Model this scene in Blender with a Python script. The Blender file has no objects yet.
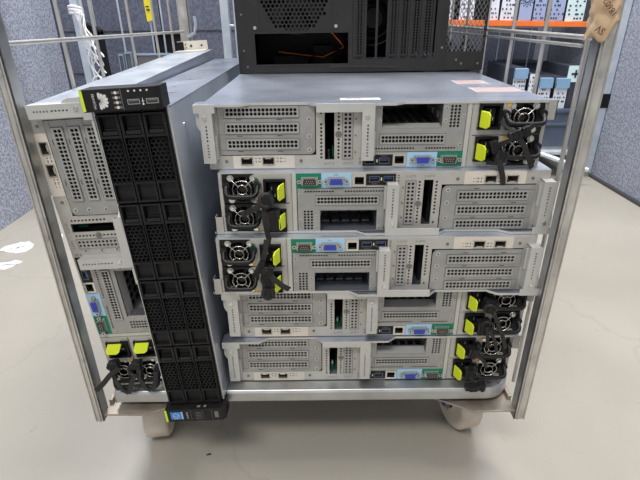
import bpy, math, random
from mathutils import Vector, Matrix
random.seed(7)
SC = bpy.context.scene
COL = SC.collection
H0 = 0.70            # camera height above the floor
PI = math.pi
R = math.radians

# ------------------------------------------------------------------ materials
MATS = {}
def mat(name, col, metal=0.0, rough=0.5, col2=None, nscale=40.0, ndet=4.0, lo=0.35, hi=0.65, bump=0.0, bscale=200.0,
        stretch=None, rvar=0.0, trans=0.0, coat=0.0, col3=None, alpha=None, spec=None):
    m = bpy.data.materials.new(name); m.use_nodes = True
    nt = m.node_tree; b = nt.nodes['Principled BSDF']
    b.inputs['Base Color'].default_value = (*col, 1)
    b.inputs['Metallic'].default_value = metal
    b.inputs['Roughness'].default_value = rough
    if spec is not None: b.inputs['Specular IOR Level'].default_value = spec
    if coat: b.inputs['Coat Weight'].default_value = coat
    if trans: b.inputs['Transmission Weight'].default_value = trans
    tc = nt.nodes.new('ShaderNodeTexCoord')
    mp = nt.nodes.new('ShaderNodeMapping')
    if stretch: mp.inputs['Scale'].default_value = stretch
    nt.links.new(tc.outputs['Object'], mp.inputs['Vector'])
    n = nt.nodes.new('ShaderNodeTexNoise'); n.inputs['Scale'].default_value = nscale; n.inputs['Detail'].default_value = ndet
    nt.links.new(mp.outputs['Vector'], n.inputs['Vector'])
    if col2 is not None:
        r = nt.nodes.new('ShaderNodeValToRGB')
        r.color_ramp.elements[0].position = lo; r.color_ramp.elements[0].color = (*col, 1)
        r.color_ramp.elements[1].position = hi; r.color_ramp.elements[1].color = (*col2, 1)
        nt.links.new(n.outputs['Fac'], r.inputs['Fac'])
        out = r.outputs['Color']
        if col3 is not None:
            n3 = nt.nodes.new('ShaderNodeTexNoise'); n3.inputs['Scale'].default_value = nscale*0.23; n3.inputs['Detail'].default_value = 6
            nt.links.new(mp.outputs['Vector'], n3.inputs['Vector'])
            r3 = nt.nodes.new('ShaderNodeValToRGB'); r3.color_ramp.elements[0].position = 0.52; r3.color_ramp.elements[1].position = 0.72
            nt.links.new(n3.outputs['Fac'], r3.inputs['Fac'])
            mx = nt.nodes.new('ShaderNodeMixRGB'); mx.inputs[2].default_value = (*col3, 1)
            nt.links.new(r3.outputs['Color'], mx.inputs[0]); nt.links.new(out, mx.inputs[1]); out = mx.outputs[0]
        nt.links.new(out, b.inputs['Base Color'])
    if rvar:
        mr = nt.nodes.new('ShaderNodeMapRange'); mr.inputs['To Min'].default_value = max(0.02, rough-rvar); mr.inputs['To Max'].default_value = rough+rvar
        nt.links.new(n.outputs['Fac'], mr.inputs['Value']); nt.links.new(mr.outputs['Result'], b.inputs['Roughness'])
    if bump:
        n2 = nt.nodes.new('ShaderNodeTexNoise'); n2.inputs['Scale'].default_value = bscale; n2.inputs['Detail'].default_value = 3
        nt.links.new(mp.outputs['Vector'], n2.inputs['Vector'])
        bp = nt.nodes.new('ShaderNodeBump'); bp.inputs['Strength'].default_value = bump; bp.inputs['Distance'].default_value = 0.002
        nt.links.new(n2.outputs['Fac'], bp.inputs['Height']); nt.links.new(bp.outputs['Normal'], b.inputs['Normal'])
    if alpha is not None:
        b.inputs['Alpha'].default_value = alpha
    MATS[name] = m
    return name
mat('panel_steel', (.47,.455,.42), .35, .42, (.54,.525,.485), 30, rvar=.06)
mat('slot_steel', (.33,.33,.32), .45, .40, (.39,.39,.375), 40, rvar=.06)
mat('vent_steel', (.39,.385,.37), .4, .40, (.45,.445,.43), 40)
mat('bracket_steel', (.52,.515,.49), .3, .42, (.58,.575,.55), 30)
mat('cover_steel', (.40,.44,.52), .8, .32, (.52,.56,.65), 7, 6, .35, .7, bump=.02, bscale=20, rvar=.10, col3=(.30,.33,.38))
mat('side_steel', (.50,.54,.60), .7, .36, (.62,.66,.72), 14, 6, rvar=.1)
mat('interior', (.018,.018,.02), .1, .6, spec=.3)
mat('cage', (.30,.30,.30), .5, .45)
mat('cage_dark', (.13,.13,.135), .3, .5)
mat('black_plastic', (.007,.007,.008), 0, .48, (.011,.011,.012), 60, spec=.32)
mat('matte_black', (.007,.007,.008), 0, .6, spec=.25)
mat('black_rubber', (.012,.012,.0125), 0, .5, (.022,.021,.020), 80, spec=.4)
mat('handle_black', (.009,.009,.010), 0, .42, spec=.4)
mat('chrome', (.72,.72,.70), 1, .22)
mat('wire_chrome', (.62,.60,.56), 1, .25)
mat('port_shell', (.55,.54,.50), .9, .3)
mat('cream_label', (.66,.60,.52), 0, .5, (.70,.64,.56), 40)
mat('white_label', (.66,.65,.63), 0, .75, spec=.2)
mat('ink', (.03,.03,.03), 0, .6)
mat('ink_grey', (.16,.16,.155), 0, .6)
mat('green_label', (.0,.20,.12), 0, .5)
mat('blue_label', (.38,.60,.78), 0, .45)
mat('vga_blue', (.04,.06,.42), 0, .4)
mat('usb_blue', (.03,.12,.38), 0, .4)
mat('serial_dark', (.06,.045,.04), .3, .45)
mat('yellow_tab', (.62,.72,.015), 0, .38, (.68,.78,.02), 60)
mat('tab_edge', (.62,.80,.02), 0, .4)
mat('dark_green', (.01,.10,.05), 0, .35)
mat('orange_sticker', (.75,.42,.05), 0, .5)
mat('circuit_green', (.01,.12,.06), 0, .45, (.02,.2,.1), 90)
mat('copper_brown', (.055,.036,.03), .5, .4)
mat('zinc', (.42,.43,.43), .85, .40, (.56,.57,.56), 22, 7, .3, .7, bump=.08, bscale=60, rvar=.14, col3=(.30,.29,.27))
mat('zinc_worn', (.42,.405,.37), .55, .42, (.70,.68,.64), 26, 8, .3, .72, bump=.12, bscale=90, rvar=.12, col3=(.24,.22,.19))
mat('zinc_wire', (.56,.54,.50), .8, .36, (.66,.64,.60), 40)
mat('gusset', (.30,.25,.20), .6, .42, (.42,.37,.31), 30, 6, rvar=.12, col3=(.24,.17,.11))
mat('nylon_wheel', (.62,.53,.42), 0, .45, (.72,.64,.54), 30, 6, .3, .7, col3=(.42,.33,.25))
mat('case_black', (.014,.0128,.012), .1, .48, (.020,.0185,.0175), 50)
mat('case_screw', (.25,.24,.23), .8, .35)
mat('kraft', (.50,.34,.20), 0, .75, (.60,.43,.27), 20, 5, bump=.5, bscale=45)
mat('kraft_ink', (.10,.05,.03), 0, .8)
mat('film', (.80,.81,.84), 0, .35, (.90,.91,.93), 60)
mat('sticker_pale', (.36,.33,.34), 0, .8, (.42,.39,.39), 60, spec=.1)
mat('sticker_red', (.34,.15,.12), 0, .8, spec=.1)
mat('badge_blue', (.03,.22,.60), 0, .35)
mat('orange_beam', (.80,.16,.02), 0, .4, (.86,.20,.04), 20)
mat('pc_lavender', (.34,.42,.66), .2, .4, (.42,.49,.72), 10)
mat('pc_white', (.70,.74,.84), .1, .4, (.78,.82,.88), 10)
mat('pc_mint', (.62,.80,.84), .1, .4, (.70,.86,.86), 10)
mat('pc_blue', (.20,.36,.56), .1, .4, (.25,.42,.62), 10)
mat('pc_shell', (.030,.036,.050), 0, .45, (.045,.052,.07), 12)
mat('crate_blue', (.055,.075,.12), 0, .45, (.085,.11,.16), 9, 6)
mat('monitor_blue', (.30,.38,.50), .3, .35)
mat('tag_yellow', (.80,.66,.02), 0, .5)
mat('bright_zinc', (.60,.68,.76), .6, .30, (.74,.80,.86), 20)

def felt(name, c1, c2, sc=90):
    mat(name, c1, 0, .95, c2, sc, 8, .40, .62, bump=.4, bscale=260)
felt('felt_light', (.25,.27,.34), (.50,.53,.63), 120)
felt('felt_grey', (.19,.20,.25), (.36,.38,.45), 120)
felt('felt_shaded', (.085,.095,.135), (.14,.15,.20), 90)  # felt for the back, its shade put into the base colour
mat('skirting', (.05,.05,.055), 0, .5)

def floor_mat():
    m = bpy.data.materials.new('epoxy_floor'); m.use_nodes = True
    nt = m.node_tree; b = nt.nodes['Principled BSDF']
    tc = nt.nodes.new('ShaderNodeTexCoord')
    def noise(s, d, dist=0):
        n = nt.nodes.new('ShaderNodeTexNoise'); n.inputs['Scale'].default_value = s; n.inputs['Detail'].default_value = d
        n.inputs['Distortion'].default_value = dist
        nt.links.new(tc.outputs['Object'], n.inputs['Vector']); return n
    a = noise(3.0, 8, .6)
    r = nt.nodes.new('ShaderNodeValToRGB')
    r.color_ramp.elements[0].position = .3; r.color_ramp.elements[0].color = (.36,.33,.28,1)
    r.color_ramp.elements[1].position = .7; r.color_ramp.elements[1].color = (.415,.385,.33,1)
    nt.links.new(a.outputs['Fac'], r.inputs['Fac'])
    s = noise(38, 6, .3)
    rs = nt.nodes.new('ShaderNodeValToRGB'); rs.color_ramp.elements[0].position = .22; rs.color_ramp.elements[1].position = .33
    rs.color_ramp.elements[0].color = (.55,.5,.45,1); rs.color_ramp.elements[1].color = (1,1,1,1)
    nt.links.new(s.outputs['Fac'], rs.inputs['Fac'])
    mx = nt.nodes.new('ShaderNodeMixRGB'); mx.blend_type = 'MULTIPLY'; mx.inputs[0].default_value = .35
    nt.links.new(r.outputs['Color'], mx.inputs[1]); nt.links.new(rs.outputs['Color'], mx.inputs[2])
    # hairline cracks
    v = nt.nodes.new('ShaderNodeTexVoronoi'); v.feature = 'DISTANCE_TO_EDGE'; v.inputs['Scale'].default_value = 1.3
    nd = noise(5, 5); ma = nt.nodes.new('ShaderNodeMixRGB'); ma.blend_type = 'ADD'; ma.inputs[0].default_value = .22
    nt.links.new(tc.outputs['Object'], ma.inputs[1]); nt.links.new(nd.outputs['Color'], ma.inputs[2])
    nt.links.new(ma.outputs[0], v.inputs['Vector'])
    rc = nt.nodes.new('ShaderNodeValToRGB'); rc.color_ramp.elements[0].position = 0; rc.color_ramp.elements[0].color = (.72,.70,.67,1)
    rc.color_ramp.elements[1].position = .006; rc.color_ramp.elements[1].color = (1,1,1,1)
    nt.links.new(v.outputs['Distance'], rc.inputs['Fac'])
    m2 = nt.nodes.new('ShaderNodeMixRGB'); m2.blend_type = 'MULTIPLY'; m2.inputs[0].default_value = .35
    nt.links.new(mx.outputs[0], m2.inputs[1]); nt.links.new(rc.outputs['Color'], m2.inputs[2])
    nt.links.new(m2.outputs[0], b.inputs['Base Color'])
    mr = nt.nodes.new('ShaderNodeMapRange'); mr.inputs['To Min'].default_value = .22; mr.inputs['To Max'].default_value = .42
    nt.links.new(a.outputs['Fac'], mr.inputs['Value']); nt.links.new(mr.outputs['Result'], b.inputs['Roughness'])
    bp = nt.nodes.new('ShaderNodeBump'); bp.inputs['Strength'].default_value = .12; bp.inputs['Distance'].default_value = .004
    nb = noise(9, 6); nt.links.new(nb.outputs['Fac'], bp.inputs['Height']); nt.links.new(bp.outputs['Normal'], b.inputs['Normal'])
    MATS['epoxy_floor'] = m
floor_mat()

# ------------------------------------------------------------------ mesh builder
class MB:
    def __init__(s): s.v = []; s.f = []; s.m = []; s.sm = []; s.mats = []
    def mi(s, name):
        if name not in s.mats: s.mats.append(name)
        return s.mats.index(name)
    def add(s, vs, fs, m, smooth=False):
        o = len(s.v); i = s.mi(m)
        s.v += [tuple(v) for v in vs]
        for f in fs: s.f.append([o+k for k in f]); s.m.append(i); s.sm.append(smooth)
        return s
    def box(s, x0, x1, y0, y1, z0, z1, m):
        x0, x1 = sorted((x0, x1)); y0, y1 = sorted((y0, y1)); z0, z1 = sorted((z0, z1))
        vs = [(x,y,z) for x in (x0,x1) for y in (y0,y1) for z in (z0,z1)]
        return s.add(vs, [(0,1,3,2),(4,6,7,5),(0,4,5,1),(2,3,7,6),(0,2,6,4),(1,5,7,3)], m)
    def obox(s, c, ax, ay, az, m):      # oriented box: centre, three half-axis vectors
        c, ax, ay, az = map(Vector, (c, ax, ay, az))
        vs = [c + i*ax + j*ay + k*az for i in (-1,1) for j in (-1,1) for k in (-1,1)]
        return s.add(vs, [(0,1,3,2),(4,6,7,5),(0,4,5,1),(2,3,7,6),(0,2,6,4),(1,5,7,3)], m)
    def poly(s, pts, y0, y1, m):        # polygon in x-z extruded along y
        n = len(pts)
        vs = [(x,y0,z) for x,z in pts] + [(x,y1,z) for x,z in pts]
        return s.add(vs, [tuple(range(n)), tuple(range(2*n-1,n-1,-1))] + [(i,i+n,(i+1)%n+n,(i+1)%n) for i in range(n)], m)
    def polyz(s, pts, z0, z1, m):       # polygon in x-y extruded along z
        n = len(pts)
        vs = [(x,y,z0) for x,y in pts] + [(x,y,z1) for x,y in pts]
        return s.add(vs, [tuple(range(n-1,-1,-1)), tuple(range(n,2*n))] + [(i,(i+1)%n,(i+1)%n+n,i+n) for i in range(n)], m)
    def frame_(s, d):
        d = Vector(d).normalized(); a = Vector((0,0,1)) if abs(d.z) < .9 else Vector((1,0,0))
        u = d.cross(a).normalized(); return u, d.cross(u).normalized()
    def cyl(s, p0, p1, r, m, n=16, r1=None):
        p0, p1 = Vector(p0), Vector(p1); r1 = r if r1 is None else r1
        u, w = s.frame_(p1-p0)
        c = [(math.cos(2*PI*i/n), math.sin(2*PI*i/n)) for i in range(n)]
        vs = [p0+(u*a+w*b)*r for a,b in c] + [p1+(u*a+w*b)*r1 for a,b in c]
        s.add(vs, [(i,(i+1)%n,(i+1)%n+n,i+n) for i in range(n)], m, True)
        s.add(vs[:n], [tuple(range(n-1,-1,-1))], m); s.add(vs[n:], [tuple(range(n))], m)
        return s
    def tube(s, path, r, m, n=8, closed=False, sx=1.0, caps=True):
        P = [Vector(p) for p in path]; L = len(P); vs = []; prev = None
        for i, p in enumerate(P):
            a = P[i-1] if (i > 0 or closed) else P[i]; b = P[(i+1)%L] if (i < L-1 or closed) else P[i]
            t = (b-a).normalized()
            if prev is None: u, w = s.frame_(t)
            else:
                u = (prev - t*prev.dot(t)).normalized(); w = t.cross(u)
            prev = u
            vs += [p + (u*math.cos(2*PI*k/n)*sx + w*math.sin(2*PI*k/n))*r for k in range(n)]
        fs = []
        for i in range(L if closed else L-1):
            j = (i+1) % L
            fs += [(i*n+k, i*n+(k+1)%n, j*n+(k+1)%n, j*n+k) for k in range(n)]
        s.add(vs, fs, m, True)
        if not closed and caps:
            s.add(vs[:n], [tuple(range(n-1,-1,-1))], m); s.add(vs[-n:], [tuple(range(n))], m)
        return s
    def ring(s, c, axis, rad, r, m, n=24, k=6):
        u, w = s.frame_(axis); c = Vector(c)
        return s.tube([c+(u*math.cos(2*PI*i/n)+w*math.sin(2*PI*i/n))*rad for i in range(n)], r, m, k, closed=True)
    def ribbon(s, path, w, t, m):       # flat strap, wide side towards -y
        P = [Vector(p) for p in path]; vs = []
        for i, p in enumerate(P):
            a = P[max(i-1,0)]; b = P[min(i+1,len(P)-1)]; d = (b-a).normalized()
            q = Vector((-d.z, 0, d.x)); q = q.normalized() if q.length > .05 else Vector((1,0,0))
            nrm = d.cross(q).normalized()
            vs += [p+q*w/2+nrm*t/2, p-q*w/2+nrm*t/2, p-q*w/2-nrm*t/2, p+q*w/2-nrm*t/2]
        fs = [(0,1,2,3), tuple(len(P)*4-4+k for k in (3,2,1,0))]
        for i in range(len(P)-1):
            fs += [(i*4+k, i*4+4+k, i*4+4+(k+1)%4, i*4+(k+1)%4) for k in range(4)]
        return s.add(vs, fs, m)
    def plate(s, x0, x1, z0, z1, y0, y1, m, holes=()):   # plate in x-z with rectangular holes
        xs = sorted({x0,x1,*[h[0] for h in holes],*[h[1] for h in holes]}); zs = sorted({z0,z1,*[h[2] for h in holes],*[h[3] for h in holes]})
        xs = [x for x in xs if x0<=x<=x1]; zs = [z for z in zs if z0<=z<=z1]
        def solid(i, j):
            if i < 0 or j < 0 or i >= len(xs)-1 or j >= len(zs)-1: return False
            cx, cz = (xs[i]+xs[i+1])/2, (zs[j]+zs[j+1])/2
            return not any(h[0] < cx < h[1] and h[2] < cz < h[3] for h in holes)
        for i in range(len(xs)-1):
            for j in range(len(zs)-1):
                if not solid(i,j): continue
                a,b,c,d = xs[i],xs[i+1],zs[j],zs[j+1]
                s.add([(a,y0,c),(b,y0,c),(b,y0,d),(a,y0,d)], [(0,1,2,3)], m)
                s.add([(a,y1,c),(b,y1,c),(b,y1,d),(a,y1,d)], [(3,2,1,0)], m)
                if not solid(i-1,j): s.add([(a,y0,c),(a,y1,c),(a,y1,d),(a,y0,d)], [(3,2,1,0)], m)
                if not solid(i+1,j): s.add([(b,y0,c),(b,y1,c),(b,y1,d),(b,y0,d)], [(0,1,2,3)], m)
                if not solid(i,j-1): s.add([(a,y0,c),(b,y0,c),(b,y1,c),(a,y1,c)], [(3,2,1,0)], m)
                if not solid(i,j+1): s.add([(a,y0,d),(b,y0,d),(b,y1,d),(a,y1,d)], [(0,1,2,3)], m)
        return s
    def perf(s, x0, x1, z0, z1, nx, nz, r, y0, y1, m, skip=None):   # sheet with nx*nz round-cornered holes
        dx, dz = (x1-x0)/nx, (z1-z0)/nz
        for i in range(nx):
            for j in range(nz):
                cx, cz = x0+(i+.5)*dx, z0+(j+.5)*dz
                o = [(cx+a*dx/2, cz+b*dz/2) for a,b in ((1,0),(1,1),(0,1),(-1,1),(-1,0),(-1,-1),(0,-1),(1,-1))]
                if skip and skip(i,j):
                    s.add([(x,y0,z) for x,z in (o[1],o[3],o[5],o[7])], [(0,1,2,3)], m); continue
                q = [(cx+r*a*k, cz+r*b*k) for a,b,k in ((1,0,1),(1,1,.82),(0,1,1),(-1,1,.82),(-1,0,1),(-1,-1,.82),(0,-1,1),(1,-1,.82))]
                vs = [(x,y0,z) for x,z in o]+[(x,y0,z) for x,z in q]+[(x,y1,z) for x,z in q]
                s.add(vs, [(k,(k+1)%8,(k+1)%8+8,k+8) for k in range(8)]+[(k+8,(k+1)%8+8,(k+1)%8+16,k+16) for k in range(8)], m)
        return s
    def hexperf(s, x0, x1, z0, z1, pitch, r, y0, y1, m, inside=None):  # sheet of hexagonal cells with hexagonal holes, flat outer frame
        hr = pitch/math.sqrt(3); row = 0; z = z0+hr
        while z <= z1-hr*.99:
            x = x0+pitch/2+(pitch/2 if row % 2 else 0)
            while x <= x1-pitch/2*.99:
                o = [(x+hr*math.sin(PI/3*k), z+hr*math.cos(PI/3*k)) for k in range(6)]
                q = [(x+r*math.sin(PI/3*k), z+r*math.cos(PI/3*k)) for k in range(6)]
                if inside is None or inside(x,z):
                    vs = [(a,y0,b) for a,b in o]+[(a,y0,b) for a,b in q]+[(a,y1,b) for a,b in q]
                    s.add(vs, [(k,(k+1)%6,(k+1)%6+6,k+6) for k in range(6)]+[(k+6,(k+1)%6+6,(k+1)%6+12,k+12) for k in range(6)], m)
                else: s.add([(a,y0,b) for a,b in o], [tuple(range(6))], m)
                x += pitch
            z += hr*1.5; row += 1
        return s
    def build(s, name, parent=None, bevel=0, loc=None, rot=None):
        me = bpy.data.meshes.new(name); me.from_pydata(s.v, [], s.f)
        for k in s.mats: me.materials.append(MATS[k])
        me.polygons.foreach_set('material_index', s.m); me.polygons.foreach_set('use_smooth', s.sm); me.update()
        o = bpy.data.objects.new(name, me); COL.objects.link(o)
        if parent: o.parent = parent
        if loc: o.location = loc
        if rot: o.rotation_euler = rot
        if bevel:
            b = o.modifiers.new('bevel', 'BEVEL'); b.width = bevel; b.segments = 2; b.limit_method = 'ANGLE'; b.angle_limit = R(50)
        return o

def thing(name, label, cat, loc=(0,0,0), rot=(0,0,0), group=None):
    o = bpy.data.objects.new(name, None); COL.objects.link(o); o.empty_display_size = .05
    o.location = loc; o.rotation_euler = rot; tag(o, label, cat, group); return o
def tag(o, label, cat, group=None):
    o['label'] = label; o['category'] = cat
    if group: o['group'] = group
    return o
def copy_tree(o, parent=None):
    c = o.copy(); COL.objects.link(c)
    if parent: c.parent = parent
    for ch in list(o.children): copy_tree(ch, c)
    return c
def text_into(mb, body, size, c, right, up, m, depth=.0002):
    """letters as real geometry, centred at c, reading along 'right'"""
    cu = bpy.data.curves.new('t', 'FONT'); cu.body = body; cu.size = size; cu.align_x = 'CENTER'; cu.align_y = 'CENTER'; cu.resolution_u = 2
    ob = bpy.data.objects.new('t', cu); COL.objects.link(ob)
    dg = bpy.context.evaluated_depsgraph_get(); me = ob.evaluated_get(dg).to_mesh()
    rgt, up_, c = Vector(right).normalized(), Vector(up).normalized(), Vector(c)
    vs = [c + rgt*v.co.x + up_*v.co.y for v in me.vertices]
    mb.add(vs, [tuple(p.vertices) for p in me.polygons], m)
    ob.evaluated_get(dg).to_mesh_clear(); bpy.data.objects.remove(ob); bpy.data.curves.remove(cu)

# ------------------------------------------------------------------ camera
cd = bpy.data.cameras.new('camera'); cam = bpy.data.objects.new('camera', cd); COL.objects.link(cam)
cd.sensor_width = 36; cd.lens = 470/640*36; cd.clip_start = .02
pitch, roll = R(25.6), R(-0.58)
fw = Vector((0, math.cos(pitch), -math.sin(pitch))); up = Vector((0, math.sin(pitch), math.cos(pitch))); rt = Vector((1,0,0))
rt2 = math.cos(roll)*rt + math.sin(roll)*up; up2 = -math.sin(roll)*rt + math.cos(roll)*up
cam.matrix_world = Matrix(((rt2.x,up2.x,-fw.x,0),(rt2.y,up2.y,-fw.y,0),(rt2.z,up2.z,-fw.z,H0),(0,0,0,1)))
SC.camera = cam

# ------------------------------------------------------------------ setting
def struct(o, label=None):
    o['kind'] = 'structure'
    if label: o['label'] = label
    return o
struct(MB().box(-2.6,2.6,-2.2,3.4,-.05,0,'epoxy_floor').build('floor'))
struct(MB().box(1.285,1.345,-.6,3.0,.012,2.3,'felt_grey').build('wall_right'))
struct(MB().box(1.27,1.285,-.6,3.0,0,.012,'skirting').box(1.285,1.345,-.6,3.0,0,.012,'skirting').build('baseboard_right'))
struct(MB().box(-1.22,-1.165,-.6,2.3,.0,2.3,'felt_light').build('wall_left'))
b = MB().box(-1.6,1.345,3.0,3.06,0,2.3,'felt_shaded')
struct(b.build('wall_back'))
# felt partition panels standing behind the cage, left; shade painted into their colour
pt = MB()
for i in range(2):
    x0 = -1.16+i*.46
    pt.box(x0, x0+.455, 2.32, 2.36, .0, 2.1, 'felt_shaded')
for z in (.64,.46,.24): pt.box(-1.16,-.245,2.316,2.321,z,z+.004,'skirting')
tag(pt.build('felt_partition'), 'felt partition with seams, painted dark for shade, standing behind the left mesh side of the cage', 'partition')

# ------------------------------------------------------------------ the rear-view server (local: x 0..438 mm -> -.219.., z 0..87 mm, rear face at y=0, body behind)
def U(u): return u/1000-.219
def V(v): return v/1000
SH = 87.0; SD = .70
def hrect(u0,u1,v0,v1): return (U(u0),U(u1),V(v0),V(v1))

def vent(b, u0, u1, v0, v1, nx, nz, m='slot_steel', y=-.0022, rim=1.6, r=.0019):
    m = 'vent_steel'; r *= 1.08
    b.plate(U(u0-rim-.7),U(u1+rim+.7),V(v0-rim-.7),V(v1+rim+.7),y+.0004,y+.0012,'ink_grey',[hrect(u0-rim,u1+rim,v0-rim,v1+rim)])  # dark border plate, paints a shadow gap around the strip
    b.plate(U(u0-rim),U(u1+rim),V(v0-rim),V(v1+rim),y-.0004,y+.0016,m,[hrect(u0,u1,v0,v1)])
    b.perf(U(u0),U(u1),V(v0),V(v1),nx,nz,r,y,y+.0016,m)
def screw(b, u, v, y=-.002, r=.0024, m='panel_steel'):
    b.cyl((U(u),y+.001,V(v)),(U(u),y-.0005,V(v)),r*1.5,m,12)
    b.cyl((U(u),y-.0003,V(v)),(U(u),y-.0014,V(v)),r*.62,'ink_grey',8)

def build_handle(gx, gz, half, drop, parent, v0, name='handle'):
    """black pull loop hanging from a power supply; (gx,gz) is where down is in the server's frame"""
    c = Vector((U(407),0,V(v0))); g = Vector((gx,0,gz)); p = Vector((-gz,0,gx))
    pts = []
    for k in range(17):
        a = PI*k/16
        e = abs(math.cos(a))**.35*math.copysign(1,math.cos(a)); s_ = math.sin(a)**.45 if 0<k<16 else 0
        pts.append(c + p*half*e + g*(drop*s_-.006) + Vector((0,-.004-.015*s_,0)))
    b = MB().tube(pts, .0038, 'handle_black', 8, sx=.8)
    for sgn in (-1,1): b.cyl(c+p*half*sgn-g*.006+Vector((0,.001,0)), c+p*half*sgn-g*.006+Vector((0,-.008,0)), .005, 'handle_black', 10)
    return b.build(name, parent)

def build_psu(server, v0):
    """v0 = lower edge of a 41 mm high unit"""
    o = v0
    b = MB()
    hs = [hrect(352,376,o+9,o+38)]
    # face with square cut-out for the inlet and a round fan hole
    cu, cv, rr = 407, o+21, 17.5
    b.plate(U(343.5),U(391),V(o),V(o+40.5),-.0015,.0005,'panel_steel',hs)
    n = 32; sq = []
    for k in range(n):
        a = 2*PI*k/n; ca, sa = math.cos(a), math.sin(a); t = 1/max(abs(ca)/21.2, abs(sa)/20.2)
        sq.append((412+ca*t, cv+sa*t-.7))
    ci = [(cu+rr*math.cos(2*PI*k/n), cv+rr*math.sin(2*PI*k/n)) for k in range(n)]
    vs = [(U(a),-.0015,V(c)) for a,c in sq]+[(U(a),-.0015,V(c)) for a,c in ci]+[(U(a),.012,V(c)) for a,c in ci]
    b.add(vs, [(k,(k+1)%n,(k+1)%n+n,k+n) for k in range(n)], 'black_plastic')
    b.add(vs, [(k+n,(k+1)%n+n,(k+1)%n+2*n,k+2*n) for k in range(n)], 'matte_black', True)
    # can behind
    b.box(U(343.5),U(433.5),.03,.20,V(o),V(o+40.5),'cage')
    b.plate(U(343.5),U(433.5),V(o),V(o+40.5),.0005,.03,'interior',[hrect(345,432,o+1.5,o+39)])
    psu = b.build('power_supply', server)
    f = MB()
    f.cyl((U(cu),.010,V(cv)),(U(cu),.003,V(cv)),.0055,'copper_brown',16)
    for k in range(7):
        a = 2*PI*k/7; a2 = a+.55
        p = [(U(cu+7*math.cos(a)),.012,V(cv+7*math.sin(a))),(U(cu+16.5*math.cos(a)),.012,V(cv+16.5*math.sin(a))),
             (U(cu+16.5*math.cos(a2)),.005,V(cv+16.5*math.sin(a2))),(U(cu+7*math.cos(a2)),.005,V(cv+7*math.sin(a2)))]
        f.add(p, [(0,1,2,3)], 'matte_black')
    f.build('fan', psu)
    g = MB()
    for q in (6.5, 12.6): g.ring((U(cu),-.0045,V(cv)),(0,1,0),q/1000,.00082,'wire_chrome',28,6)
    for a in (45,135,225,315):
        ca, sa = math.cos(R(a)), math.sin(R(a))
        g.tube([(U(cu+6*ca),-.0045,V(cv+6*sa)),(U(cu+14*ca),-.0045,V(cv+14*sa)),(U(cu+20.5*ca),-.0022,V(cv+19*sa))],.00085,'wire_chrome',6)
    g.build('fan_guard', psu)
    for du in (-15,15):
        for dv in (-15,15):
            t = MB().cyl((U(cu+du),.0,V(cv+dv)),(U(cu+du),-.0045,V(cv+dv)),.0033,'chrome',14,.0028)
            t.cyl((U(cu+du),-.001,V(cv+dv)),(U(cu+du),-.0016,V(cv+dv)),.0045,'port_shell',14).build('screw', psu)
    MB().cyl((U(388),.0,V(o+28)),(U(388),-.003,V(o+28)),.0024,'chrome',12).build('screw', psu)
    l = MB().cyl((U(388.5),0,V(o+9)),(U(388.5),-.003,V(o+9)),.0036,'dark_green',16).cyl((U(388.5),0,V(o+9)),(U(388.5),-.002,V(o+9)),.0046,'port_shell',16)
    l.build('release_button', psu)
    MB().box(U(385.6),U(390.4),-.0019,-.0015,V(o+35.2),V(o+39.8),'orange_sticker').build('warning_sticker', psu)
    i = MB()
    i.plate(U(349.5),U(378.5),V(o+7),V(o+40),-.006,-.001,'matte_black',[hrect(353,375,o+10,o+37)])
    i.plate(U(351),U(377),V(o+8.5),V(o+38.5),-.001,.022,'matte_black',[hrect(353,375,o+10,o+37)])
    i.box(U(352),U(376),.018,.022,V(o+9),V(o+38),'matte_black')
    i.obox((U(364),.008,V(o+23.5)),(.0075,0,0),(0,.009,0),(0,0,.0105),'matte_black')
    for du,dv in ((0,6),(-4,-3.5),(4,-3.5)): i.box(U(363.2+du),U(364.8+du),-.0032,.0,V(o+21.5+dv),V(o+26+dv),'port_shell')
    i.build('power_inlet', psu, .0006)
    # yellow release tab on a steel tongue
    y = MB()
    A = Vector((U(351.5),-.006,0)); B = Vector((U(358.5),-.022,0)); d = (B-A).normalized(); nn = Vector((d.y,-d.x,0))
    m0, m1 = A.lerp(B,.0), B
    zc = V(o+21.3); pr = [(-.0105,0),(-.0105,.7),(-.007,1),(.007,1),(.0105,.8),(.0105,0)]
    L = (B-A).length
    vs = []
    for sgn in (1,-1):
        for h,t_ in pr: vs.append(A+d*L*t_+nn*.0011*sgn+Vector((0,0,zc+h)))
    k = len(pr)
    y.add(vs, [tuple(range(k)), tuple(range(2*k-1,k-1,-1))]+[(q,q+k,(q+1)%k+k,(q+1)%k) for q in range(k)], 'yellow_tab')
    y.build('release_tab', psu, .0009)
    w = MB().obox(A.lerp(B,-.05)+Vector((0,.002,zc)),(d*.004),(nn*.0006),(0,0,.0095),'chrome').box(U(348.5),U(352.5),-.004,.0,V(o+10),V(o+29),'port_shell')
    w.build('tab_bracket', psu)
    return psu

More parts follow.
